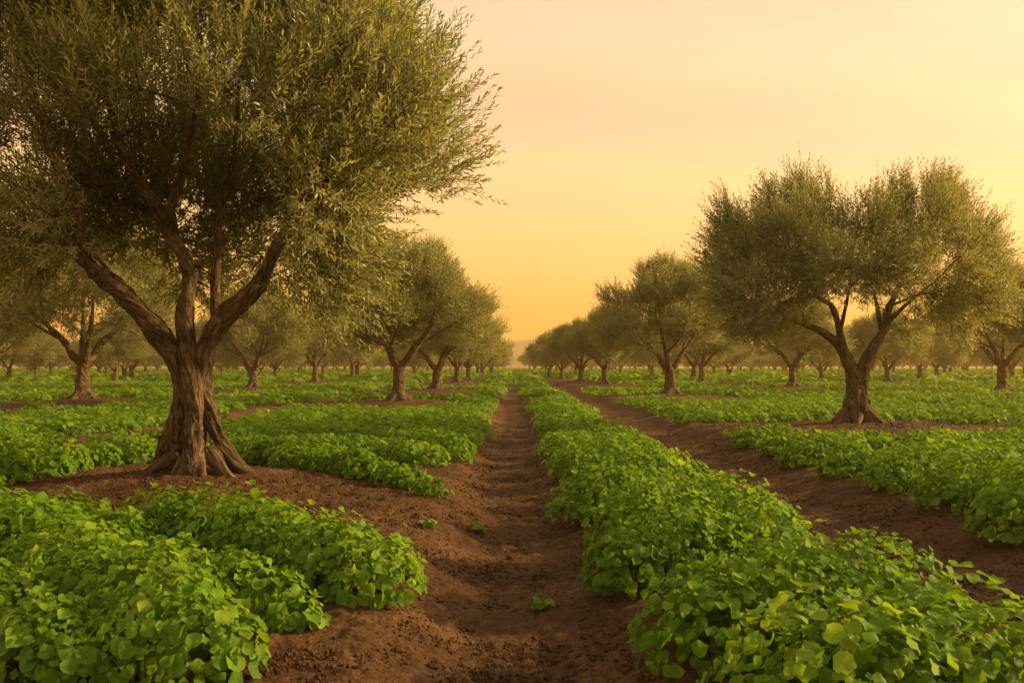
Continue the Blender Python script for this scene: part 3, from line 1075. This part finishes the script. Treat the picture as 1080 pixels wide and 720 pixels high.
# ------------------------------------------------------------------ far hills
hx = np.linspace(-900, 900, 361)
prof = 10 + 7 * noise2(hx, hx * 0, .006, 90) + 20 * np.exp(-((hx - 18) / 60) ** 2) + 9 * np.exp(-((hx - 75) / 60) ** 2) + 1.0 * noise2(hx, hx * 0, .06, 92)
tt = np.linspace(0, 1, 14)
HX = np.repeat(hx[None], 14, 0)
HYY = 820 + 330 * np.repeat(tt[:, None], 361, 1)
HZZ = prof[None] * np.sin(np.pi * np.minimum(tt, .999))[:, None] ** .7 - .5 + 1.2 * noise2(HX, HYY, .03, 93)
Vh = np.stack([HX, HYY, HZZ], -1).reshape(-1, 3)
i, j = np.meshgrid(np.arange(13), np.arange(360), indexing='ij')
Q = np.stack([i * 361 + j, i * 361 + j + 1, (i + 1) * 361 + j + 1, (i + 1) * 361 + j], -1).reshape(-1, 4)
link('hills', mesh_np('hills', Vh, [Q], [M_HILL]), kind='structure', label='low hazy hill on the horizon at the end of the path')

# ------------------------------------------------------------------ haze
HAZE = True
if HAZE:
    x0, x1, y0, y1, z0, z1 = -1000, 1000, -60, 1200, -2.0, 36
    V = np.array([(x, y, z) for z in (z0, z1) for y in (y0, y1) for x in (x0, x1)], float)
    Q = np.array([(0, 2, 3, 1), (4, 5, 7, 6), (0, 1, 5, 4), (2, 6, 7, 3), (0, 4, 6, 2), (1, 3, 7, 5)])
    m, nt, out = new_mat('haze_air')
    v = N(nt, 'VolumePrincipled', inp={'Color': (1.0, .74, .32, 1), 'Density': .00085, 'Anisotropy': .35})
    nt.links.new(v.outputs[0], out.inputs['Volume'])
    link('haze', mesh_np('haze', V, [Q], [m], smooth_shade=False), kind='stuff', label='thin golden evening haze over the grove', category='haze')

# ------------------------------------------------------------------ sky and sun
SUN_AZ = 80.0     # degrees clockwise from the view direction (+Y)
SUN_EL = 20.0
w = bpy.data.worlds.new('World')
scene.world = w
w.use_nodes = True
nt = w.node_tree
nt.nodes.clear()
out = nt.nodes.new('ShaderNodeOutputWorld')
sky = nt.nodes.new('ShaderNodeTexSky')
sky.sky_type = 'NISHITA'
sky.sun_disc = False
sky.sun_elevation = R(SUN_EL)
sky.sun_rotation = R(SUN_AZ)
sky.dust_density = 4
sky.air_density = 1.5
b1 = N(nt, 'Background', inp={1: .05})
nt.links.new(sky.outputs[0], b1.inputs[0])
tc = N(nt, 'TexCoord')
sp = N(nt, 'SeparateXYZ')
nt.links.new(tc.outputs['Generated'], sp.inputs[0])
grad = ramp(nt, [(0.0, (1.06, .425, .045)), (.07, (1.08, .465, .065)), (.16, (1.07, .54, .115)), (.27, (.98, .575, .185)), (.40, (.80, .54, .26)), (.7, (.40, .38, .28)), (1, (.32, .34, .30))], sp.outputs['Z'])
# streaky veil clouds: direction projected on a high plane
zz = N(nt, 'Math', operation='ADD', inp={1: .12})
nt.links.new(sp.outputs['Z'], zz.inputs[0])
dv = N(nt, 'VectorMath', operation='DIVIDE')
cb = N(nt, 'CombineXYZ')
for q in range(3):
    nt.links.new(zz.outputs[0], cb.inputs[q])
nt.links.new(tc.outputs['Generated'], dv.inputs[0])
nt.links.new(cb.outputs[0], dv.inputs[1])
mp = N(nt, 'Mapping', inp={'Scale': (.55, 1.7, 1), 'Rotation': (0, 0, .12), 'Location': (.7, .2, 0)})
nt.links.new(dv.outputs[0], mp.inputs[0])
cn = N(nt, 'TexNoise', inp={'Scale': 1.1, 'Detail': 5, 'Roughness': .5, 'Distortion': .4})
nt.links.new(mp.outputs[0], cn.inputs['Vector'])
cf = ramp(nt, [(.44, (0, 0, 0)), (.62, (1, 1, 1))], cn.outputs[0])
cz = ramp(nt, [(.12, (0, 0, 0)), (.26, (1, 1, 1))], sp.outputs['Z'])
cf = mix(nt, 1.0, cf, cz, 'MULTIPLY')
cc = mix(nt, cf, grad, (.84, .47, .17))
b2 = N(nt, 'Background', inp={1: .68})
# broad glow of the hazy low sun off to the right
dt = N(nt, 'VectorMath', operation='DOT_PRODUCT')
nt.links.new(tc.outputs['Generated'], dt.inputs[0])
dt.inputs[1].default_value = (math.sin(R(SUN_AZ)) * math.cos(R(SUN_EL)), math.cos(R(SUN_AZ)) * math.cos(R(SUN_EL)), math.sin(R(SUN_EL)))
mxx = N(nt, 'Math', operation='MAXIMUM', inp={1: 0.0})
nt.links.new(dt.outputs['Value'], mxx.inputs[0])
pw = N(nt, 'Math', operation='POWER', inp={1: 16.0})
nt.links.new(mxx.outputs[0], pw.inputs[0])
b3 = N(nt, 'Background', inp={0: (1, .70, .30, 1)})
gm = N(nt, 'Math', operation='MULTIPLY', inp={1: 2.4})
nt.links.new(pw.outputs[0], gm.inputs[0])
nt.links.new(gm.outputs[0], b3.inputs[1])
nt.links.new(cc, b2.inputs[0])
ad = N(nt, 'AddShader')
nt.links.new(b1.outputs[0], ad.inputs[0])
nt.links.new(b2.outputs[0], ad.inputs[1])
ad2 = N(nt, 'AddShader')
nt.links.new(ad.outputs[0], ad2.inputs[0])
nt.links.new(b3.outputs[0], ad2.inputs[1])
nt.links.new(ad2.outputs[0], out.inputs[0])

sl = bpy.data.lights.new('sun', 'SUN')
sl.energy = 5.0
sl.angle = R(3.0)
sl.color = (1.0, .66, .26)
so = bpy.data.objects.new('sun', sl)
COL.objects.link(so)
dirv = Vector((math.sin(R(SUN_AZ)) * math.cos(R(SUN_EL)), math.cos(R(SUN_AZ)) * math.cos(R(SUN_EL)), math.sin(R(SUN_EL))))
so.rotation_euler = dirv.to_track_quat('Z', 'Y').to_euler()
so.location = (60, 10, 40)

# ------------------------------------------------------------------ camera
cd = bpy.data.cameras.new('camera')
cd.sensor_width = 36
cd.lens = 36 * F / 1080
cd.clip_end = 6000
cam = bpy.data.objects.new('camera', cd)
COL.objects.link(cam)
cam.location = (0, 0, CAM_H)
cam.rotation_euler = (R(90) + math.atan((HY - 360) / F), 0, 0)
scene.camera = cam

vs = scene.view_settings
scene.display_settings.display_device = 'sRGB'
vs.view_transform = 'Standard'
vs.look = 'None'
vs.exposure = .55
vs.gamma = 1
c = scene.cycles
c.max_bounces = 5
c.diffuse_bounces = 2
c.glossy_bounces = 2
c.transmission_bounces = 4
c.transparent_max_bounces = 4
c.volume_bounces = 0
c.use_denoising = True
c.use_light_tree = False
c.use_adaptive_sampling = True
c.adaptive_threshold = .02
c.caustics_reflective = False
c.caustics_refractive = False
